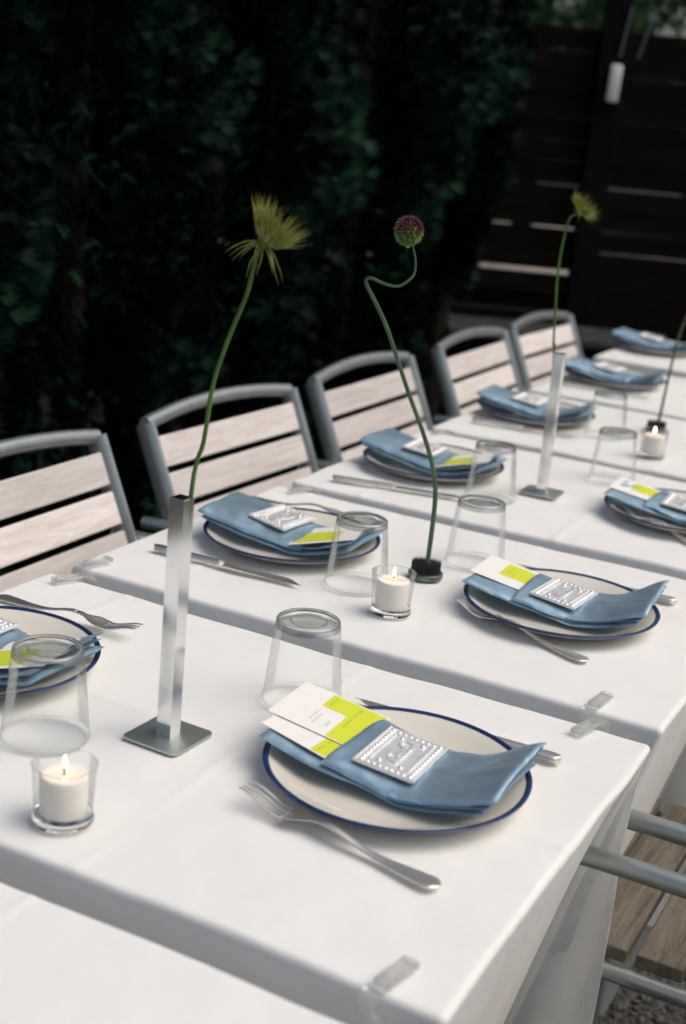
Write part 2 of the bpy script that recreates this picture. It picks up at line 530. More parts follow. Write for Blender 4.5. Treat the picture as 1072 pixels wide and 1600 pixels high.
# ------------------------------------------------------------------ hedge of arborvitae
def crown_mesh(name, seed, rad, zlo, zhi, n, size, mat, wide_top=0.0, lumps=0.42):
    r_ = random.Random(seed)
    mb = MB()
    for _ in range(n):
        t = r_.random()
        z = zlo + (zhi - zlo) * t
        a = r_.uniform(0, 2 * math.pi)
        lump = 1 + lumps * 2 * nz(math.cos(a) * 1.6 + seed * 3.1, math.sin(a) * 1.6, z * 2.3) + 0.22 * nz(math.cos(a) * 4 + seed, math.sin(a) * 4, z * 7)
        prof = rad * (1 + wide_top * (t - 0.5)) * (1 - 0.55 * max(0, (t - 0.7) / 0.3) ** 2) * (0.7 + 0.3 * min(1, t * 5))
        rr = prof * lump * (0.45 + 0.55 * math.sqrt(r_.random()))
        c = Vector((rr * math.cos(a), rr * math.sin(a), z))
        out = Vector((math.cos(a), math.sin(a), r_.uniform(-0.5, 0.9))).normalized()
        side = out.cross(Vector((0, 0, 1))).normalized()
        side = (side * r_.uniform(-1, 1) + Vector((0, 0, 1)) * r_.uniform(0.3, 1)).normalized()
        s = size * r_.uniform(0.6, 1.3)
        vs_, fs_ = [], []
        for k, b in enumerate((-0.55, -0.2, 0.15, 0.5)):
            d = (out * math.cos(b) + side * math.sin(b)).normalized()
            q = d.cross(out.cross(side)).normalized()
            ln = s * (1.0 - 0.3 * abs(b))
            i = len(vs_)
            vs_ += [c, c + d * ln * 0.5 + q * s * 0.07, c + d * ln, c + d * ln * 0.5 - q * s * 0.07]
            fs_.append((i, i + 1, i + 2, i + 3))
        mb.add(vs_, fs_)
    return mb.mesh(name, mat, 0, False)

def trunk_mesh(h, r0, seed, limbs=10, reach=0.25, mat=None):
    r_ = random.Random(seed)
    mb = MB()
    mb.tube([(0, 0, 0), (r_.uniform(-.02, .02), r_.uniform(-.02, .02), h * 0.4), (0, 0, h)], [r0, r0 * 0.7, r0 * 0.15], 9)
    for k in range(limbs):
        a = r_.uniform(0, 6.28); z = h * (0.12 + 0.8 * k / limbs)
        d = Vector((math.cos(a), math.sin(a), 0.7)); rr = reach * r_.uniform(0.6, 1)
        mb.tube([(0, 0, z), d * rr * 0.5 + Vector((0, 0, z)), d * rr + Vector((0, 0, z + 0.08))], [r0 * 0.35, r0 * 0.22, r0 * 0.06], 6)
    return mb.mesh('trunk', mat or M['bark'])

CR = [crown_mesh('crown', 5, 0.34, 0.05, 5.4, 36000, 0.060, M['thuja']),  # unseen upper crowns made tall to block sky light on the hedge side
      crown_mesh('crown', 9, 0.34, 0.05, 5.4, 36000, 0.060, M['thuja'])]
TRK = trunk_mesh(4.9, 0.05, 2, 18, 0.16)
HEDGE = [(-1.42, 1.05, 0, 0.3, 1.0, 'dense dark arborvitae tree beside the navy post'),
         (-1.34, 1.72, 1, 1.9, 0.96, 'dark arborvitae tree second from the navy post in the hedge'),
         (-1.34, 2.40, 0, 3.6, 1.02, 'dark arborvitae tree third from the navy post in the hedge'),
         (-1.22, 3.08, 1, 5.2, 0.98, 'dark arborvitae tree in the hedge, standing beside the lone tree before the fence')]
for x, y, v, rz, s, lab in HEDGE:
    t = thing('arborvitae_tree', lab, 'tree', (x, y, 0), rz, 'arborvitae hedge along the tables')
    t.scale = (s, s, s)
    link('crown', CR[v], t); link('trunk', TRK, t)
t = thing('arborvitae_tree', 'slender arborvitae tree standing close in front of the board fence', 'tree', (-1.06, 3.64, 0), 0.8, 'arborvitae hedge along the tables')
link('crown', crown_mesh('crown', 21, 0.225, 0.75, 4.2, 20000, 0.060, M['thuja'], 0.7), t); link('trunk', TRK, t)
# leafy trees past the fence
LT = [crown_mesh('crown', 31, 1.5, 1.2, 5.0, 5000, 0.16, M['leaf']), crown_mesh('crown', 37, 1.5, 1.2, 5.0, 5000, 0.16, M['leaf'])]
LTT = trunk_mesh(4.2, 0.13, 8, 12, 0.9)
for i, (s, d) in enumerate(((-2.6, 5.5), (0.2, 6.5), (3.0, 5.0), (1.6, 9.0))):
    p = FENCE0 + RH * s + FH * d
    t = thing('leafy_tree', ('light green leafy tree beyond the fence, behind the hedge', 'light green leafy tree beyond the fence, behind the slender arborvitae', 'light green leafy tree beyond the fence boards past the post', 'light green leafy tree farther off beyond the fence post')[i], 'tree', p, i * 1.3, 'trees beyond the fence')
    link('crown', LT[i % 2], t); link('trunk', LTT, t)

# ------------------------------------------------------------------ chairs
def build_chair():
    """returns a list of (name, mesh, loc, rot) for a chair facing +x, origin on the ground under the seat centre"""
    parts = []
    hw = 0.235
    LEAN = 0.43
    def back_x(z): return -0.29 + (0.795 - z) * LEAN
    rt = 0.0125
    for s in (-1, 1):
        pts = spline([(-0.25, s * hw, 0.0), (-0.165, s * hw, 0.25), (-0.133, s * hw, 0.43), (back_x(0.6), s * hw, 0.6), (back_x(0.795), s * hw, 0.795)], 4)
        parts.append(('rear_leg', MB().tube(pts, rt, 14, True, 1.6).mesh('rear_leg', M['alu'])))
        ya = s * (hw + rt + 0.012)
        arm = spline([(-0.262, ya, 0.628), (-0.15, ya, 0.632), (0.10, ya, 0.634), (0.185, ya, 0.624), (0.20, ya, 0.60)], 4)
        parts.append(('arm', MB().tube(arm, 0.0112, 12, True, 1.0).mesh('arm', M['alu'])))
        parts.append(('front_leg', MB().tube(spline([(0.20, ya, 0.605), (0.205, ya, 0.43), (0.215, ya, 0.0)], 3), 0.0110, 12).mesh('front_leg', M['alu'])))
        parts.append(('side_rail', MB().tube([(-0.13, s * 0.212, 0.412), (0.215, s * 0.212, 0.412)], 0.0105, 12).mesh('side_rail', M['alu'])))
    n = 14
    top = []
    for i in range(n + 1):
        u = -1 + 2 * i / n
        z = 0.795 + 0.016 * (1 - u * u)
        top.append((back_x(z) - 0.006 * (1 - u * u), u * hw, z - 0.001))
    parts.append(('top_rail', MB().tube(top, rt * 0.95, 12, True, 1.15).mesh('top_rail', M['alu'])))
    for x in (-0.12, 0.20):
        parts.append(('cross_rail', MB().tube([(x, -0.23, 0.395), (x, 0.23, 0.395)], 0.011, 10).mesh('cross_rail', M['alu'])))
    sm = MB().box(0, 0, 0, 0.016, 2 * (hw - rt) + 0.004, 0.0555, 0.0025).mesh('back_slat', M['teak'], 0)
    for k in range(5):
        z = 0.7455 - k * 0.0615
        parts.append(('back_slat', sm, (back_x(z) + 0.002, 0, z), (0, -math.atan(LEAN), 0)))
    ss = MB().box(0, 0, 0, 0.056, 0.402, 0.018, 0.0025).mesh('seat_slat', M['shadedteak'], 0)
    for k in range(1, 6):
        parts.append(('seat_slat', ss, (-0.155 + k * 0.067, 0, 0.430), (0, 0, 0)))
    return parts
CH = build_chair()
def put_chair(x, y, rz, label):
    t = thing('garden_chair', label, 'chair', (x, y, 0), rz, 'slatted teak armchairs along the tables')
    for q in CH:
        link(q[0], q[1], t, q[2] if len(q) > 2 else None, q[3] if len(q) > 3 else None)
    return t
put_chair(0.015, 0.225, R(1), 'silver framed teak slat chair on the hedge side, facing the purple allium table')
put_chair(0.02, 0.815, R(-2), 'silver framed teak slat chair on the hedge side, opposite the small round yellow flower')
put_chair(0.02, 1.41, R(0.5), 'silver framed teak slat chair, third in the row along the hedge')
put_chair(0.02, 2.045, R(1.5), 'silver framed teak slat chair, fourth in the row along the hedge')
put_chair(0.02, 2.57, R(-1), 'silver framed teak slat chair nearest the fence in the hedge row')
put_chair(0.87, 0.295, R(180), 'silver framed teak chair with bare slatted seat, on the open side by the allium table')
put_chair(0.87, -0.327, R(180.5), 'silver framed chair on the open side, drawn up to the table with the shaggy flower')

# ------------------------------------------------------------------ tables and cloths
ARMS = (-0.068, -0.585)      # where chair arms press the cloth in (world y)
def make_table(k, xo, label, clabel, yo=0.0):
    y1 = (k - 1) * TP + yo; y0 = y1 - TP + GAP
    cy = (y0 + y1) / 2; hy = (y1 - y0) / 2; hx = TW / 2
    cx = xo + hx
    t = thing('dining_table', label, 'table', (cx, cy, 0), 0, 'small tables pushed together in one row')
    MB().box(0, 0, ZT - 0.0195, TW - 0.03, 2 * hy - 0.03, 0.025, 0.003).build('tabletop', M['board'], t)
    MB().tube([(0, 0, 0.02), (0, 0, ZT - 0.034)], 0.035, 16).build('column', M['tableblack'], t)
    for a in (0, 90):
        MB().box(0, 0, 0.0135 + (0.0005 if a else 0), 0.56 if a == 0 else 0.05, 0.05 if a == 0 else 0.46, 0.025, 0.004).build('base_foot', M['tableblack'], t)
    r = 0.0060
    dR, dL, dY = 0.66, 0.075, 0.56
    step = 0.0085
    def axis(lo, hi, fine):
        n = int((hi - lo) / step)
        q = [lo + (hi - lo) * i / n for i in range(n + 1)]
        for c, wid, d_ in fine:
            q = [a for a in q if abs(a - c) > wid + d_ * 0.4]
            m_ = int(2 * wid / d_)
            q += [c - wid + 2 * wid * i / m_ for i in range(m_ + 1)]
        return sorted(q)
    seed = k * 5.3
    creaseY = [-0.005 + 0.012 * math.sin(k * 2.1)]
    creaseX = [-hx + 0.127, -hx + 0.464]
    us = axis(-hx + r - dL, hx - r + dR, [(-hx + r * 0.3, 0.014, 0.0022), (hx - r * 0.3, 0.014, 0.0022)] + [(c, 0.014, 0.0025) for c in creaseX])
    vs_ = axis(-hy + r - dY, hy - r + dY, [(-hy + r * 0.3, 0.014, 0.0022), (hy - r * 0.3, 0.014, 0.0022)] + [(c, 0.014, 0.0025) for c in creaseY])
    def wrap(a):
        """arc length past the tangent point -> (outward, drop)"""
        q = r * math.pi / 2
        if a < q:
            return r * math.sin(a / r), r * (1 - math.cos(a / r))
        return r, r + (a - q)
    verts = []
    for u in us:
        for v in vs_:
            au = max(0.0, abs(u) - (hx - r)); av = max(0.0, abs(v) - (hy - r))
            su = 1 if u > 0 else -1; sv = 1 if v > 0 else -1
            z = 0.0
            if au == 0 and av == 0:
                x, y = u, v
            else:
                rho = math.hypot(au, av); th = math.atan2(av, au)
                o, d = wrap(rho)
                fold = 0.05 * max(0, rho - 0.02) * math.sin(2 * th) if (au > 0 and av > 0) else 0
                bx = min(abs(u), hx - r) * su; by = min(abs(v), hy - r) * sv
                x = bx + su * (o * math.cos(th) + fold * 0.9)
                y = by + sv * (o * math.sin(th) + fold * 0.04)
                z = -d
                hang = max(0.0, d - r)
                if su > 0 and au > 0:
                    x -= 0.265 * hang * math.cos(th) ** 0.5
                    yw = cy + y
                    for ya in ARMS:
                        dd = yw - (ya + (k - 1) * TP)
                        x -= 0.125 * math.exp(-(dd / 0.032) ** 2) * sstep(0.0, 0.09, hang)
                    x += 0.004 * nz(y * 9 + seed, z * 3) * min(1, hang * 12)
                if av > 0 and au == 0:
                    y += sv * (0.002 * nz(x * 14 + seed, z * 5)) * min(1, hang * 10)
                    y -= sv * 0.02 * hang
                    x -= 0.265 * hang * sstep(hx - 0.22, hx - r, u)
            if au > 0: x += su * 0.0034 * nz(v * 9 + seed, 5.5 * su)
            if av > 0: y += sv * 0.0016 * nz(u * 11 + seed, 8.5 * sv)
            edge = max(abs(u) - (hx - 0.08), abs(v) - (hy - 0.08), 0) / 0.08
            w_ = max(0.0, 1 - au / 0.05 - av / 0.05)
            z += w_ * (0.0027 * nz(u * 6 + seed, v * 6, 1.3) + 0.0008 * nz(u * 19 + seed, v * 19, 4.1))
            for c in creaseY:
                dd = abs(v - c - 0.004 * nz(u * 3 + seed, 2.2))
                z += w_ * (0.0011 + 0.0011 * nz(u * 4 + seed, 3.3)) * max(0, 1 - dd / 0.010)
            for c in creaseX:
                dd = abs(u - c - 0.004 * nz(v * 3 + seed, 7.2))
                z += w_ * (0.0008 + 0.0010 * nz(v * 5 + seed, 9.1 + c)) * max(0, 1 - dd / 0.009)
            verts.append((x, y, z))
    nv = len(vs_)
    faces = [(i * nv + j, (i + 1) * nv + j, (i + 1) * nv + j + 1, i * nv + j + 1) for i in range(len(us) - 1) for j in range(nv - 1)]
    c = MB().add(verts, faces).build('tablecloth', M['cloth'], None, 0, (cx, cy, ZT - 0.002))
    c.data.polygons.foreach_set('use_smooth', [True] * len(c.data.polygons))
    tag(c, clabel, 'tablecloth', 'white cloths on the row of tables')
    return cx, cy
TN = ['the shaggy flower', 'the purple allium', 'the small round yellow flower', 'the bare leaning stem']
make_table(0, 0.0, 'small pedestal table under the empty cloth with nothing set on it', 'empty white tablecloth with nothing set on it')
make_table(1, 0.0, 'small pedestal table carrying the shaggy yellow flower vase', 'white creased tablecloth under the shaggy yellow flower vase')
make_table(2, 0.0, 'small pedestal table carrying the purple allium', 'white creased tablecloth under the purple allium')
make_table(3, 0.0, 'small pedestal table carrying the vase with the small round flower', 'white tablecloth under the vase with the small round flower')
make_table(4, -0.005, 'small pedestal table carrying the second pin holder', 'white tablecloth under the second pin holder and its candle')
make_table(5, -0.01, 'small pedestal table next to last in the row towards the fence', 'white tablecloth next to last in the row towards the fence')
make_table(6, -0.05, 'small pedestal table at the fence end of the row', 'white tablecloth at the fence end of the row', 0.06)

# ------------------------------------------------------------------ place settings
PLATE = MB().lathe([(0, 0.0045), (0.05, 0.0045), (0.082, 0.005), (0.094, 0.0075), (0.108, 0.0130), (0.1235, 0.0196), (0.1252, 0.0198),
                    (0.1254, 0.0186), (0.110, 0.0098), (0.095, 0.0040), (0.080, 0.0022), (0.074, 0.0), (0.069, 0.0), (0.067, 0.0016), (0, 0.0016)], 96).mesh('plate_body', M['plate'], 50)
RIM = MB().lathe([(0.1208, 0.0189), (0.1222, 0.0197), (0.1236, 0.0202), (0.1253, 0.0204), (0.1265, 0.0196), (0.1260, 0.0180), (0.1240, 0.0166), (0.1232, 0.0164)], 96).mesh('rim_band', M['navyrim'], 60)

def plate(x, y, label):
    t = thing('dinner_plate', label, 'plate', (x, y, ZT), random.uniform(0, 6), 'cream plates with navy rims')
    link('plate_body', PLATE, t); link('rim_band', RIM, t)

def nap_base(x):
    """height of the plate-borne napkin along its length: a shallow valley right of centre"""
    xv = 0.028
    if x < xv:
        return 0.0070 + 0.0225 * ((xv - x) / (xv + 0.117)) ** 1.25
    return 0.0070 + 0.0230 * ((x - xv) / (0.12 - xv)) ** 1.4

def napkin_layer(x0, x1, hy, z0, th, seed, fan=0.0, nu=46, nv=26, bulge=0.0, skew=0.0, slump=0.0, wrk=0.0):
    def pos(i, j, top):
        x = x0 + (x1 - x0) * i
        t = -1 + 2 * j
        ex = min(i, 1 - i) * (x1 - x0)
        rx = math.sqrt(max(0.0, 1 - (1 - min(1, ex / 0.006)) ** 2))
        rt = math.sqrt(max(0.0, 1 - abs(t) ** 8))
        half = th * 0.5 * rx * rt
        y = t * hy * (1 - 0.06 * nz(x * 16 + seed, t * 0.7)) + skew * x
        z = nap_base(x) + z0 + th / 2
        z += fan * sstep(0.055, 0.125, x) * (1 + 0.6 * t)
        z += bulge * (1 - t * t) * math.sin(math.pi * i) ** 2
        z -= slump * abs(t) ** 5
        z += 0.0012 * wrk * math.sin(38 * x + 16 * t + 3 * nz(x * 9, t + seed))
        z += 0.0026 * nz(x * 17 + seed, t * 1.3 + seed) + 0.0009 * nz(x * 60 + seed, t * 4 + seed) * (1 if top else 0.6)
        return (x, y, z + (half if top else -half))
    mb = MB()
    mb.slab(lambda i, j: pos(i, j, True), lambda i, j: pos(i, j, False), nu, nv)
    return mb

NAPR, NAPL = [], []
for a in (
    dict(x0=-0.118, x1=0.113, hy=0.0625, z0=0.0, th=0.0085, seed=1, nv=30),
    dict(x0=0.020, x1=0.1165, hy=0.0610, z0=0.0078, th=0.0026, seed=2, fan=0.0032),
    dict(x0=0.022, x1=0.1190, hy=0.0600, z0=0.0100, th=0.0026, seed=3, fan=0.0066),
    dict(x0=-0.050, x1=0.1215, hy=0.0608, z0=0.0104, th=0.0065, seed=5, fan=0.0105, bulge=0.002, slump=0.005, wrk=0.15, nu=60, nv=34),
): NAPR.append(a)
for a in (
    dict(x0=-0.116, x1=0.117, hy=0.0625, z0=0.0, th=0.0085, seed=11, nv=30),
    dict(x0=0.000, x1=0.1130, hy=0.0600, z0=0.0080, th=0.0026, seed=13, fan=0.0030, skew=0.03),
    dict(x0=-0.010, x1=0.1185, hy=0.0590, z0=0.0100, th=0.0026, seed=15, fan=0.0062, skew=-0.02),
    dict(x0=-0.121, x1=0.046, hy=0.0605, z0=0.0108, th=0.0080, seed=17, bulge=0.005, slump=0.005, wrk=0.15, nu=60, nv=34),
): NAPL.append(a)

def napkin(x, y, side, label, rz=0.0):
    t = thing('folded_napkin', label, 'napkin', (x, y, ZT), rz, 'blue napkins folded on the plates')
    napkin.count += 1
    for a in (NAPR if side == 'R' else NAPL):
        q = dict(a); q['seed'] += 7.7 * napkin.count
        napkin_layer(**q).build('fold', M['napkin'], t, 60)

napkin.count = 0

def card_mesh(lx, ly, mat, hgt=0.0004):
    return MB().box(0, 0, 0, lx, ly, hgt).mesh('card_sheet', mat, 0)

def marks(x0, x1, y, n, seed, h=0.0022, mat='ink', name='print'):
    """a row of tiny illegible letters running along +y"""
    r_ = random.Random(seed)
    mb = MB()
    k = 0
    yy = x0
    while yy < x1:
        wd = h * r_.uniform(0.4, 0.8)
        if r_.random() < 0.82:
            mb.box(y + r_.uniform(-.1, .1) * h, yy, 0, h * r_.uniform(0.7, 1.0), wd * 0.35, 0.00006)
            if r_.random() < 0.6: mb.box(y + r_.choice((-.4, 0, .4)) * h, yy + wd * 0.4, 0, h * 0.22, wd * 0.8, 0.00005)
        yy += wd * 1.35
    return mb.mesh(name, M[mat], 0)

def menu_card(x, y, z, rz, tilt, label, kind, flip=False):
    """card 105 wide (y) by 130 long (x); its shown end is at -x"""
    t = thing('menu_card', label, 'card', (x, y, z), 0, 'printed cards tucked into the napkins')
    t.rotation_euler = (0, tilt, rz)
    lx, ly = 0.096, 0.084
    link('card_sheet', card_mesh(lx, ly, M['card']), t, (lx / 2, 0, 0))
    zt = 0.00026
    def blk(x0, x1, y0, y1):
        MB().box((x0 + x1) / 2, (y0 + y1) / 2, zt, x1 - x0, y1 - y0, 0.0001).build('colour_block', M['lime'], t, 0)
    if kind == 'front':
        blk(0.062, 0.094, -0.040, 0.040); blk(0.034, 0.062, 0.010, 0.040)
        link('print', marks(-0.022, 0.004, 0.036, 8, 4), t, (0, 0, zt)); link('print', marks(-0.026, -0.004, 0.0415, 8, 5), t, (0, 0, zt))
        link('print', marks(-0.026, -0.006, 0.054, 8, 6, 0.003), t, (0, 0, zt))
        link('print', marks(0.018, 0.036, 0.040, 8, 7, 0.0035, 'limeink'), t, (0, 0, zt + 0.0001))
        link('print', marks(-0.014, 0.034, 0.068, 8, 8, 0.0028, 'limeink'), t, (0, 0, zt + 0.0001))
    elif kind == 'back':
        blk(0.056, 0.094, -0.040, 0.040)
        link('print', marks(-0.036, -0.010, 0.062, 8, 9, 0.002, 'limeink'), t, (0, 0, zt + 0.0001))
    else:
        blk(0.030, 0.094, -0.014, 0.034)
        link('print', marks(-0.002, 0.024, 0.040, 8, 10, 0.003, 'limeink'), t, (0, 0, zt + 0.0001))
        link('print', marks(-0.006, 0.018, 0.047, 8, 12, 0.0025, 'limeink'), t, (0, 0, zt + 0.0001))

def script_tube(seed, mb, L_=0.038, h=0.011):
    r_ = random.Random(seed)
    n = 5
    am = [r_.uniform(0.5, 1.0) for _ in range(n)]
    am[0] = 1.25
    am[r_.randrange(1, n)] = 1.2
    pts = []
    for i in range(n * 14 + 1):
        t = i / (n * 14)
        k = min(n - 1, int(t * n))
        a = 2 * math.pi * t * n
        up = am[k] * h * (0.5 - 0.5 * math.cos(a))
        y = (t - 0.5) * L_ - 0.0052 * math.sin(a) + up * 0.28
        pts.append((-up + h * 0.45, y, 0.0024))
    mb.tube(pts, 0.00125, 6)

def plaque_meshes(seed):
    lx, ly = 0.062, 0.086
    def sheet(i, j, top):
        x = -lx / 2 + lx * i; y = -ly / 2 + ly * j
        return (x, y, (0.0016 if top else 0) + 0.0006 * nz(x * 40 + seed, y * 40))
    body = MB().slab(lambda i, j: sheet(i, j, True), lambda i, j: sheet(i, j, False), 20, 26).mesh('plaque_sheet', M['pewter'], 50)
    bd = MB()
    for s in (-1, 1):
        bd.tube([(s * (lx / 2 - 0.0015), -ly / 2, 0.0020), (s * (lx / 2 - 0.0015), ly / 2, 0.0020)], 0.0016, 8)
        bd.tube([(s * (lx / 2 - 0.0115), -ly / 2 + 0.012, 0.0020), (s * (lx / 2 - 0.0115), ly / 2 - 0.012, 0.0020)], 0.0017, 8)
        bd.tube([(-lx / 2, s * (ly / 2 - 0.0012), 0.0018), (lx / 2, s * (ly / 2 - 0.0012), 0.0018)], 0.0012, 8)
        bd.tube([(-lx / 2 + 0.012, s * (ly / 2 - 0.0105), 0.0018), (lx / 2 - 0.012, s * (ly / 2 - 0.0105), 0.0018)], 0.0011, 8)
    border = bd.mesh('border', M['pewter'], 60)
    be = MB()
    def bead(x, y, q):
        be.lathe([(0, q * 0.9 + 0.0016), (q * 0.7, q * 0.62 + 0.0016), (q, 0.0014)], 8, Matrix.Translation((x, y, 0)))
    for s in (-1, 1):
        for i in range(12):
            bead(s * (lx / 2 - 0.0063), -ly / 2 + 0.006 + i * (ly - 0.012) / 11, 0.0029)
        for i in range(7):
            bead(-lx / 2 + 0.013 + i * (lx - 0.026) / 6, s * (ly / 2 - 0.0058), 0.0020)
    for sx in (-1, 1):
        for sy in (-1, 1):
            bead(sx * 0.011, sy * 0.027, 0.0028)
    beads = be.mesh('beading', M['pewter'], 60)
    sb = MB(); script_tube(seed, sb)
    return body, border, beads, sb.mesh('lettering', M['pewter'], 60)

def plaque(x, y, z, rz, tilt, seed, label):
    t = thing('name_plaque', label, 'plaque', (x, y, z), 0, 'embossed silver name plaques')
    t.rotation_euler = (tilt[0], tilt[1], rz)
    for n_, me in zip(('plaque_sheet', 'border', 'beading', 'lettering'), plaque_meshes(seed)):
        o = link(n_, me, t)
        if n_ == 'beading': o['kind'] = 'stuff'

# cutlery -------------------------------------------------------------
def fork_parts():
    """fork along +x: handle end at x=0, tine tips at x=0.205"""
    def zc(x):
        return 0.0022 + 0.0105 * math.exp(-((x - 0.118) / 0.036) ** 2) + 0.013 * sstep(0.150, 0.206, x) ** 1.4
    def wd(x):
        if x < 0.10: return 0.0040 + 0.0062 * (1 - sstep(0.0, 0.085, x))
        if x < 0.132: return 0.0040
        return 0.0040 + 0.0078 * sstep(0.128, 0.150, x)
    def body(x0, x1, n, th):
        def fn(i, j, top):
            x = x0 + (x1 - x0) * i
            w_ = wd(x)
            if x < 0.010: w_ *= math.sqrt(max(0.02, 1 - (1 - x / 0.010) ** 2))
            t = -1 + 2 * j
            dish = 0.0022 * t * t * sstep(0.130, 0.152, x)
            rnd = math.sqrt(max(0, 1 - t ** 4))
            return (x, w_ * t, zc(x) + dish + (th * (0.25 + 0.75 * rnd) if top else -th * 0.5 * (0.3 + 0.7 * rnd)))
        return MB().slab(lambda i, j: fn(i, j, True), lambda i, j: fn(i, j, False), n, 8)
    out = [('handle', body(0.0, 0.118, 34, 0.0016).mesh('handle', M['steel'], 60)),
           ('head', body(0.1178, 0.160, 20, 0.0012).mesh('head', M['steel'], 60))]
    for k in range(4):
        y0 = (-1.5 + k) * 0.0059
        pts, rad = [], []
        for i in range(11):
            x = 0.157 + 0.050 * i / 10
            t = y0 / 0.0118
            pts.append((x, y0, zc(x) + 0.0022 * t * t + 0.0002)); rad.append(0.0019 - 0.0010 * (i / 10) ** 2)
        out.append(('tine', MB().tube(pts, rad, 8).mesh('tine', M['steel'], 60)))
    return out

def knife_parts():
    """knife along +x: handle end at x=0, tip at x=0.232"""
    def h(i, j, top):
        x = 0.105 * i
        w_ = 0.0058 + 0.0026 * (1 - sstep(0, 0.09, x))
        if x < 0.009: w_ *= math.sqrt(max(0.02, 1 - (1 - x / 0.009) ** 2))
        t = -1 + 2 * j
        rnd = math.sqrt(max(0, 1 - t ** 4))
        return (x, w_ * t, 0.0042 + (0.0040 * rnd if top else -0.0036 * rnd))
    def bl(i, j, top):
        x = 0.104 + 0.128 * i
        lo = -0.0085 * (1 - sstep(0.80, 1.02, i) ** 1.5 * 0.2)
        hi = 0.0085 * (1 - 1.7 * sstep(0.72, 1.0, i) ** 1.6)
        if i < 0.08: lo *= 0.7 + 0.3 * i / 0.08; hi *= 0.7 + 0.3 * i / 0.08
        if i > 0.985: lo = lo * 0.75
        y = lo + (hi - lo) * j
        th = 0.0011 * (1 - 0.85 * (1 - j))
        return (x, y, 0.0040 + (th if top else -th) * 0.6 - 0.0012 * i)
    return [('handle', MB().slab(lambda i, j: h(i, j, True), lambda i, j: h(i, j, False), 30, 10).mesh('handle', M['steel'], 60)),
            ('bolster', MB().box(0.106, 0, 0.0042, 0.006, 0.0125, 0.0058, 0.0014).mesh('bolster', M['steel'], 60)),
            ('blade', MB().slab(lambda i, j: bl(i, j, True), lambda i, j: bl(i, j, False), 34, 6).mesh('blade', M['steel'], 40))]
FORK, KNIFE = fork_parts(), knife_parts()
def cutlery(kind, x, y, rz, label):
    """(x, y) is the handle end"""
    t = thing('dinner_fork' if kind == 'fork' else 'table_knife', label, kind, (x, y, ZT + 0.0012), rz, 'forks beside the plates' if kind == 'fork' else 'knives beside the plates')
    for n_, me in (FORK if kind == 'fork' else KNIFE):
        link(n_, me, t)

# glasses, candles ------------------------------------------------------
GH = 0.092
T_BASE = MB().lathe([(0, GH - 0.0016), (0.020, GH - 0.0018), (0.0280, GH), (0.0312, GH - 0.0006), (0.0334, GH - 0.0034), (0.0342, GH - 0.0075), (0.0343, GH - 0.0095),
                      (0.0330, GH - 0.0092), (0.024, GH - 0.0068), (0.012, GH - 0.0062), (0, GH - 0.0060)], 72).mesh('thick_base', M['thick'], 70)
T_WALL = MB().lathe([(0.0345, GH - 0.0092), (0.0357, 0.070), (0.0380, 0.045), (0.0402, 0.022), (0.0419, 0.0016)], 72).mesh('wall', M['wall'], 70)
def ring(r, z, q, n=72):
    return MB().lathe([(r + q * math.cos(a), z + q * math.sin(a)) for a in [2 * math.pi * i / 8 for i in range(9)]], n)
T_RIM = ring(0.0419, 0.0011, 0.0009).mesh('rim', M['glass'], 80)
T_RING = [ring(0.0318, GH - 0.0030, 0.0019).mesh('outline_ring', M['heavy'], 80), ring(0.0185, GH - 0.0030, 0.0011).mesh('outline_ring', M['heavy'], 80)]  # rings added so refraction draws a dark outline around the base
def tumbler(x, y, label):
    t = thing('upturned_tumbler', label, 'glass', (x, y, ZT + 0.0014), random.uniform(0, 6), 'clear tumblers standing upside down')
    link('wall', T_WALL, t); link('thick_base', T_BASE, t); link('rim', T_RIM, t)
    for me in T_RING: link('outline_ring', me, t)

C_BASE = MB().lathe([(0, 0.0), (0.0245, 0.0), (0.0262, 0.001), (0.0264, 0.0032), (0.0252, 0.0050), (0.0244, 0.0060), (0.021, 0.0066), (0, 0.0066)], 64).mesh('cup_base', M['glass'], 70)
C_WALL = MB().lathe([(0.0246, 0.0058), (0.0250, 0.015), (0.0262, 0.033), (0.0274, 0.0525)], 64).mesh('cup_wall', M['wall'], 70)
C_RIM = ring(0.0274, 0.0530, 0.0006, 64).mesh('cup_rim', M['glass'], 80)
CANDLE = MB().lathe([(0, 0.0415), (0.004, 0.0413), (0.014, 0.0422), (0.0188, 0.0436), (0.0202, 0.0430), (0.0207, 0.0410), (0.0205, 0.020), (0.0203, 0.0086), (0.019, 0.0074), (0, 0.0074)], 48).mesh('candle', M['wax'], 60)
WICK = MB().tube([(0, 0, 0.041), (0.0004, 0, 0.046), (0.0012, 0.0003, 0.0495)], 0.0007, 6).mesh('wick', M['wick'])
FLAME = MB().lathe([(0, 0.0480), (0.0015, 0.0494), (0.0021, 0.0515), (0.0018, 0.0538), (0.0010, 0.0568), (0, 0.0605)], 16).mesh('flame', M['flame'], 80)
def votive(x, y, label):
    t = thing('votive_candle', label, 'candle', (x, y, ZT + 0.0012), random.uniform(0, 6), 'lit votive candles in clear cups')
    link('cup_wall', C_WALL, t); link('cup_base', C_BASE, t); link('cup_rim', C_RIM, t); link('wax', CANDLE, t); link('wick', WICK, t); link('flame', FLAME, t)

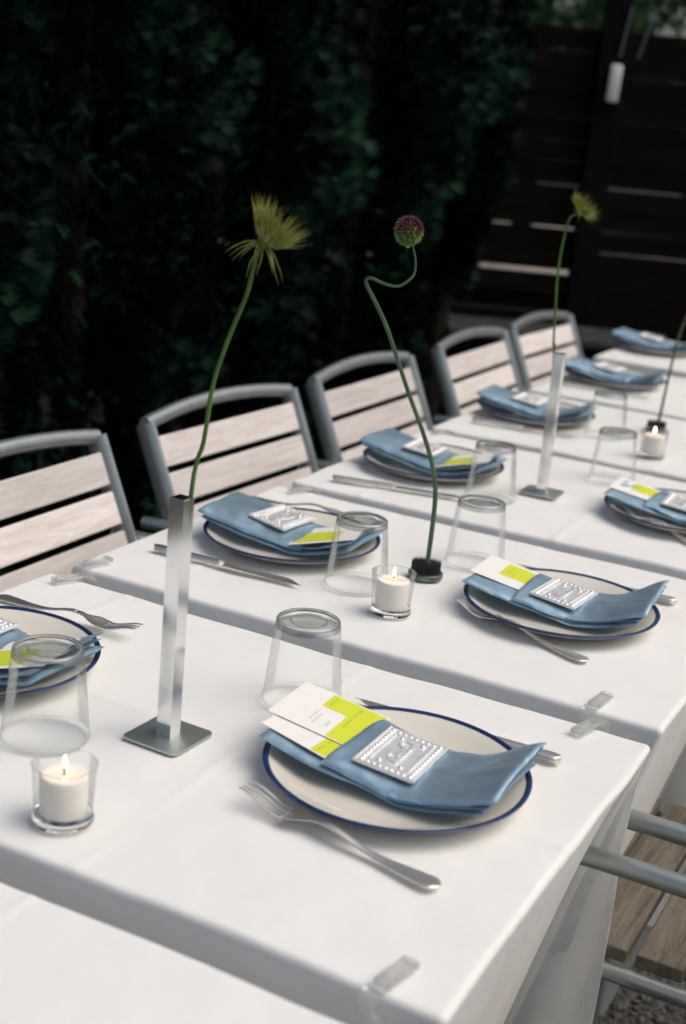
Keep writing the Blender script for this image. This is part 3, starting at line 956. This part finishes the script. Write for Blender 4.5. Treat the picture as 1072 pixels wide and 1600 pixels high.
# clips -----------------------------------------------------------------
def clip_parts():
    """clip gripping an edge at y=0, top jaw running to +y"""
    top = MB().box(0, 0.022, 0.0042, 0.014, 0.040, 0.0028, 0.0008).box(0, 0.039, 0.0062, 0.014, 0.006, 0.0040, 0.0012)
    for s in (-1, 1):
        top.box(s * 0.0060, 0.019, 0.0066, 0.0018, 0.034, 0.0024, 0.0005)
    top = top.mesh('upper_jaw', M['plastic'], 40)
    sp = MB()
    pts = [(0, -0.0055 - 0.0125 * math.sin(a), -0.0065 + 0.0122 * math.cos(a)) for a in [math.pi * i / 10 for i in range(11)]]
    def fn(i, j, o):
        a = -0.25 + (math.pi + 0.3) * i
        rr = 0.0128 if o else 0.0098
        return (-0.0070 + 0.014 * j, -0.004 - rr * math.sin(a), -0.0072 + rr * 0.98 * math.cos(a) + 0.001)
    sp.slab(lambda i, j: fn(i, j, True), lambda i, j: fn(i, j, False), 14, 4)
    return [('upper_jaw', top), ('spring_bend', sp.mesh('spring_bend', M['plastic'], 50))]
CLIP = clip_parts()
def clip(x, y, rz, label, group='clear clips holding the cloths'):
    t = thing('tablecloth_clip', label, 'clip', (x, y, ZT), rz, group)
    for n_, me in CLIP: link(n_, me, t)

# vases and flowers -----------------------------------------------------
def vase(x, y, rz, label):
    t = thing('stem_vase', label, 'vase', (x, y, ZT + 0.001), rz, 'square tube stem vases')
    b = MB()
    o = 0.0325; rr = 0.007; ring = []
    for cx_, cy_, a0 in ((1, 1, 0), (-1, 1, 90), (-1, -1, 180), (1, -1, 270)):
        for k in range(6):
            a = R(a0 + 18 * k)
            ring.append((cx_ * (o - rr) + rr * math.cos(a), cy_ * (o - rr) + rr * math.sin(a)))
    n = len(ring)
    b.add([(*q, 0) for q in ring] + [(*q, 0.0022) for q in ring], [tuple(range(n, 2 * n)), tuple(reversed(range(n)))] + [(k, (k + 1) % n, n + (k + 1) % n, n + k) for k in range(n)])
    b.build('base_plate', M['basem'], t, 30)
    hw, th, H = 0.0082, 0.0012, 0.243
    tb = MB()
    def sq(h_, z): return [(-h_, -h_, z), (h_, -h_, z), (h_, h_, z), (-h_, h_, z)]
    rows = [sq(hw, 0.0022), sq(hw, H - 0.0006), sq(hw - 0.0004, H), sq(hw - th, H), sq(hw - th, 0.01)]
    vv = [q for r_ in rows for q in r_]
    ff = []
    for i in range(len(rows) - 1):
        for k in range(4):
            ff.append((i * 4 + k, i * 4 + (k + 1) % 4, (i + 1) * 4 + (k + 1) % 4, (i + 1) * 4 + k))
    ff.append((16, 17, 18, 19))
    tb.add(vv, ff).build('square_tube', M['vase'], t, 20)
    return t

def lat(base, pts, dep=None):
    """(sideways, height) pairs on a stem -> points, with a gentle sway in depth"""
    out = []
    for i, (a, z) in enumerate(pts):
        d = (dep[i] if dep else 0.0)
        out.append(Vector((base[0], base[1], ZT)) + RH * a + FH * d + Vector((0, 0, z)))
    return out

def blade(mb, p0, d, length, w_, droop, r_, seg=4):
    """a narrow curved bract"""
    pts, rad = [], []
    d = d.normalized(); p = Vector(p0)
    for i in range(seg + 1):
        pts.append(p.copy()); rad.append(w_ * (1 - (i / (seg + 0.25)) ** 1.6))
        d = (d + Vector((r_.uniform(-.2, .2), r_.uniform(-.2, .2), -droop + r_.uniform(-.08, .08)))).normalized()
        p = p + d * (length / seg)
    mb.tube(pts, rad, 4, True, 0.45)

def seed_head(t, pos, axis, size, seed, n_up=95, n_down=14, droop=1.0, wide=0.42):
    r_ = random.Random(seed)
    axis = axis.normalized()
    sd = axis.orthogonal().normalized(); s2 = axis.cross(sd)
    core = MB().lathe([(0, -0.008), (0.006, -0.006), (0.0085, 0), (0.006, 0.007), (0, 0.010)], 12)
    q = axis.to_track_quat('Z', 'Y').to_matrix().to_4x4(); q.translation = pos
    cm = MB().add(core.v, core.f, q).build('seed_core', M['seedcore'], t, 60)
    up = MB()
    for k in range(n_up):
        a = r_.uniform(0, 6.28); e = math.acos(1 - wide * r_.random())
        d = axis * math.cos(e) + (sd * math.cos(a) + s2 * math.sin(a)) * math.sin(e)
        p0 = pos + (sd * math.cos(a) + s2 * math.sin(a)) * size * 0.36 * math.sqrt(r_.random())
        blade(up, p0, d + axis * 0.15, size * r_.uniform(0.4, 1.0), size * 0.018, -0.03, r_)
    up.build('upper_bracts', M['seed'], t, 60)
    dn = MB()
    for k in range(n_down):
        a = 6.28 * k / n_down + r_.uniform(-.3, .3)
        d = (sd * math.cos(a) + s2 * math.sin(a)) * 0.8 - axis * r_.uniform(0.0, 0.9)
        blade(dn, pos - axis * 0.003, d, size * r_.uniform(0.5, 1.35) * droop, size * 0.036, 0.22, r_, 5)
    dn.build('drooping_bracts', M['seed'], t, 60)

V1, V2 = (0.393, -0.300), (0.357, 0.873)
vase(*V1, R(-2), 'tall square silver stem vase standing beside the plate with two printed cards')
vase(*V2, R(3), 'tall square silver stem vase holding the small round flower')
t = thing('seed_head_flower', 'shaggy yellow green seed head with drooping bracts on a swaying stem', 'flower', (0, 0, 0))
P1 = lat(V1, [(0.002, 0.02), (0.008, 0.2452), (0.0165, 0.2988), (0.0206, 0.3471), (0.0273, 0.3771), (0.0354, 0.404), (0.0463, 0.4366), (0.0504, 0.4597), (0.0545, 0.478)],
         [0, 0, 0.002, 0.006, 0.008, 0.008, 0.006, 0.004, 0.002])
MB().tube(spline(P1, 5), [0.0022] * 16 + [0.0020] * (8 * 5 + 1 - 16), 8).build('stem', M['stem'], t, 60)
seed_head(t, P1[-1] + (RH * 0.006 + Vector((0, 0, 0.008))), RH * 0.55 + Vector((0, 0, 0.75)) - FH * 0.1, 0.036, 5, 420, 22)
t = thing('seed_head_flower', 'small round yellow green seed head on a slim upright stem', 'flower', (0, 0, 0))
P2 = lat(V2, [(0.0, 0.02), (-0.0100, 0.2418), (-0.0129, 0.256), (-0.0168, 0.3095), (-0.0209, 0.3728), (-0.0197, 0.4201), (-0.0150, 0.4630), (-0.006, 0.474)],
         [0, 0, 0.001, 0.004, 0.006, 0.004, 0.0, 0])
MB().tube(spline(P2, 5), 0.0020, 8).build('stem', M['stem'], t, 60)
seed_head(t, P2[-1] + (RH * 0.008 + Vector((0, 0, 0.006))), RH * 0.45 + Vector((0, 0, 0.55)) - FH * 0.25, 0.030, 9, 480, 12, 0.5, 0.95)

def pin_holder(x, y, label):
    t = thing('flower_pin_holder', label, 'flower holder', (x, y, ZT + 0.001), 0.3, 'round metal pin holders')
    MB().lathe([(0, 0), (0.0225, 0), (0.0238, 0.001), (0.0240, 0.0065), (0.0230, 0.0080), (0, 0.0080)], 40).build('metal_base', M['lead'], t, 40)
    pn = MB()
    n = 0
    for i in range(-7, 8):
        for j in range(-7, 8):
            px, py = i * 0.0038 + (0.0019 if j % 2 else 0), j * 0.0034
            if math.hypot(px, py) < 0.0205:
                pn.lathe([(0, 0.0250), (0.0005, 0.0215), (0.0007, 0.0078)], 6, Matrix.Translation((px, py, 0)))
    o = pn.build('pins', M['pins'], t, 60); o['kind'] = 'stuff'
AL1, AL2 = (0.388, 0.318), (0.372, 1.550)
pin_holder(*AL1, 'round spiked metal pin holder gripping the purple allium stem')
pin_holder(*AL2, 'round spiked metal pin holder with a bare leaning stem, behind a lit candle')

def allium(base, pts, dep, hpos, label, headr=0.0185, rads=None):
    t = thing('allium_flower', label, 'flower', (0, 0, 0))
    P = lat(base, pts, dep)
    S = spline(P, 6)
    n = len(S)
    MB().tube(S, [0.0034 - 0.0023 * (i / n) ** 1.3 for i in range(n)], 10).build('stem', M['darkstem'], t, 60)
    h = lat(base, [hpos], [dep[-1]])[0]
    MB().lathe([(0, -headr * 0.8), (headr * 0.5, -headr * 0.55), (headr * 0.74, 0), (headr * 0.5, headr * 0.55), (0, headr * 0.74)], 16).build('head_core', M['seedcore'], t, 60, h)
    fl = MB()
    N_ = 240
    for k in range(N_):
        z = 1 - 2 * (k + 0.5) / N_; a = k * 2.39996
        z = max(-0.999, min(0.999, z + random.uniform(-.035, .035))); a += random.uniform(-.16, .16)
        q = math.sqrt(1 - z * z)
        d = Vector((q * math.cos(a), q * math.sin(a), z * 1.03))
        m = d.to_track_quat('Z', 'Y').to_matrix().to_4x4(); m.translation = d * headr * 0.76
        s = 0.00165 * (0.85 + 0.3 * random.random())
        fl.lathe([(0, -0.001), (s, 0.0012), (s * 0.95, 0.0032), (0, 0.0062 + random.uniform(-.0008, .0010))], 5, m)
    o = fl.build('florets', M['allium'], t, 60, h); o['kind'] = 'stuff'
    MB().lathe([(0, -0.004), (0.003, -0.002), (0.0035, 0.001), (0, 0.003)], 10).build('calyx', M['seed'], t, 60, h - Vector((-0.001, 0, headr * 0.98)))
allium(AL1, [(0.0007, 0.010), (0.0015, 0.030), (0.0020, 0.1118), (-0.0062, 0.1557), (-0.0227, 0.1981), (-0.0465, 0.2479), (-0.0684, 0.2971), (-0.0846, 0.3335), (-0.0998, 0.3613), (-0.1145, 0.3848), (-0.1181, 0.3950),
             (-0.1117, 0.3985), (-0.0946, 0.3933), (-0.0762, 0.3917), (-0.0623, 0.4012), (-0.0567, 0.4107), (-0.0576, 0.427), (-0.0625, 0.4430)],
       [0, 0, 0, 0.004, 0.008, 0.010, 0.010, 0.008, 0.006, 0.003, 0.0, -0.004, -0.008, -0.008, -0.004, 0, 0.002, 0.002], (-0.0695, 0.4615),
       'round purple and green allium head on a looping dark green stem')
allium(AL2, [(0, 0.010), (0.0037, 0.0294), (0.0078, 0.0927), (0.0133, 0.1623), (0.0177, 0.2037), (0.030, 0.26), (0.050, 0.33), (0.062, 0.40)],
       [0, 0, 0, 0.002, 0.003, 0.003, 0.002, 0.0], (0.064, 0.42), 'slim leaning allium in the pin holder behind a lit candle')

# ------------------------------------------------------------------ lay the tables
L0 = (0.138, -0.282)
RP = {1: (0.615, -0.247), 2: (0.586, 0.305), 3: (0.595, 0.885)}
LP = {1: L0, 2: (0.180, 0.312), 3: (0.150, 0.872), 4: (0.128, 1.470), 5: (0.125, 2.060), 6: (0.050, 2.720)}
WHO = {1: 'the shaggy flower', 2: 'the purple allium', 3: 'the small round flower', 4: 'the second pin holder', 5: 'the next to last table', 6: 'the last table by the fence'}
for k, (x, y) in RP.items():
    s = WHO[k]
    plate(x, y, f'cream plate with navy rim on the open side of {s}')
    napkin(x, y + (0.002 if k == 1 else 0.004), 'R', f'folded blue napkin on the open side of {s}', R((-2, 2, -1)[k - 1]))
    zc = ZT + nap_base(0.003) + 0.0188
    plaque(x + 0.003, y - 0.001, zc + 0.0012, R((2, -3, 4)[k - 1]), (R(-1), R(5.5)), 3 + k, f'embossed silver plaque on the open side napkin by {s}')
    def zcard(x0): return ZT + nap_base(-0.05) + 0.0104 + 0.17 * (-0.05 - x0)
    if k == 1:
        menu_card(x - 0.122, y + 0.000, zcard(-0.120), R(-5), R(9.1), 'white and chartreuse card under the front card in the napkin by the shaggy flower', 'back')
        menu_card(x - 0.134, y + 0.022, zcard(-0.130) + 0.0012, R(3), R(9.1), 'front white card with chartreuse corner tucked in the napkin by the shaggy flower', 'front')
    else:
        menu_card(x - 0.120, y + 0.014, zcard(-0.120), R(2), R(9.1), f'white card with chartreuse block tucked in the open side napkin by {s}', 'plain')
for k, (x, y) in LP.items():
    s = WHO[k]
    pre = 'hedge side of ' if k < 5 else 'hedge side of '
    plate(x, y, f'cream plate with navy rim on the {pre}{s}')
    napkin(x, y, 'L', f'folded blue napkin on the {pre}{s}', R((0, 2, -4, 1, 3, -2)[k - 1]))
    zc = ZT + nap_base(-0.018) + 0.0236
    plaque(x - 0.018, y + 0.002, zc + 0.0008, R(180 + (3, -4, 5, 2, -2, 4)[k - 1]), (R(1), R(-6.8)), 13 + k, f'embossed silver plaque on the {pre}{s}')
    if k < 4:
        menu_card(x + 0.112, y - 0.004, ZT + nap_base(0.09) + 0.0260, R(180 + 12), R(14), f'card peeping from the napkin on the {pre}{s}', 'plain')
# knives and forks: (handle end) -> direction
cutlery('knife', 0.732, -0.112, R(180.3), 'steel knife beyond the plate rim on the open side of the shaggy flower')
cutlery('knife', 0.702, 0.452, R(181), 'steel knife beyond the plate rim on the open side of the purple allium')
cutlery('knife', 0.050, 0.160, R(2), 'steel knife on the hedge side of the purple allium')
cutlery('knife', 0.053, 0.672, R(14), 'steel knife lying aslant on the hedge side of the small round flower')
cutlery('knife', 0.041, 1.318, R(6), 'steel knife on the hedge side of the second pin holder')
cutlery('knife', 0.035, 1.905, R(4), 'steel knife on the hedge side of the next to last table')
cutlery('fork', 0.726, -0.394, R(172), 'steel fork beside the plate with two printed cards')
cutlery('fork', 0.670, 0.165, R(162), 'steel fork lying aslant on the open side of the purple allium')
cutlery('fork', 0.680, 0.735, R(146), 'steel fork half under the plate on the open side of the small round flower')
cutlery('fork', 0.020, -0.118, R(-1), 'steel fork beyond the plate on the hedge side of the shaggy flower')
cutlery('fork', 0.010, 0.470, R(3), 'steel fork beyond the plate on the hedge side of the purple allium')
for x, y, lab in ((0.300, -0.371, 'clear upturned tumbler on the hedge side of the shaggy flower, behind a lit candle'),
                  (0.454, -0.142, 'clear upturned tumbler next to the plate with two printed cards'),
                  (0.329, 0.226, 'clear upturned tumbler between the allium and the hedge side plate'),
                  (0.416, 0.428, 'clear upturned tumbler between the allium and the open side plate'),
                  (0.300, 0.775, 'clear upturned tumbler on the hedge side of the vase with the small round flower'),
                  (0.424, 1.062, 'clear upturned tumbler on the open side of the vase with the small round flower'),
                  (0.300, 1.420, 'clear upturned tumbler on the hedge side of the second pin holder')):
    tumbler(x, y, lab)
votive(0.414, -0.486, 'lit white votive candle by the shaggy flower vase')
votive(0.411, 0.161, 'lit white votive candle in front of the purple allium')
votive(0.429, 1.310, 'lit white votive candle beside the second pin holder')
# clips: edge position, jaw direction (+y local)
E1 = -0.0; N2 = GAP
clip(0.733, 0.002, R(180 - 14), 'clear clip by the open side corner, on the cloth of the shaggy flower table')
clip(0.716, N2 - 0.003, R(-6), 'clear clip by the open side corner, on the cloth of the purple allium table')
clip(0.052, 0.002, R(180 - 22), 'clear clip by the hedge side corner, on the cloth of the shaggy flower table')
clip(0.026, N2 - 0.003, R(-14), 'clear clip by the hedge side corner, on the cloth of the purple allium table')
clip(0.060, TP + 0.002, R(180 - 25), 'clear clip at the hedge side seam behind the allium table plate')
clip(0.050, 2 * TP + 0.002, R(180 - 20), 'clear clip at the hedge side seam past the small round flower')
clip(0.744, -TP + GAP - 0.003, R(-10), 'clear clip on the edge facing the empty cloth')
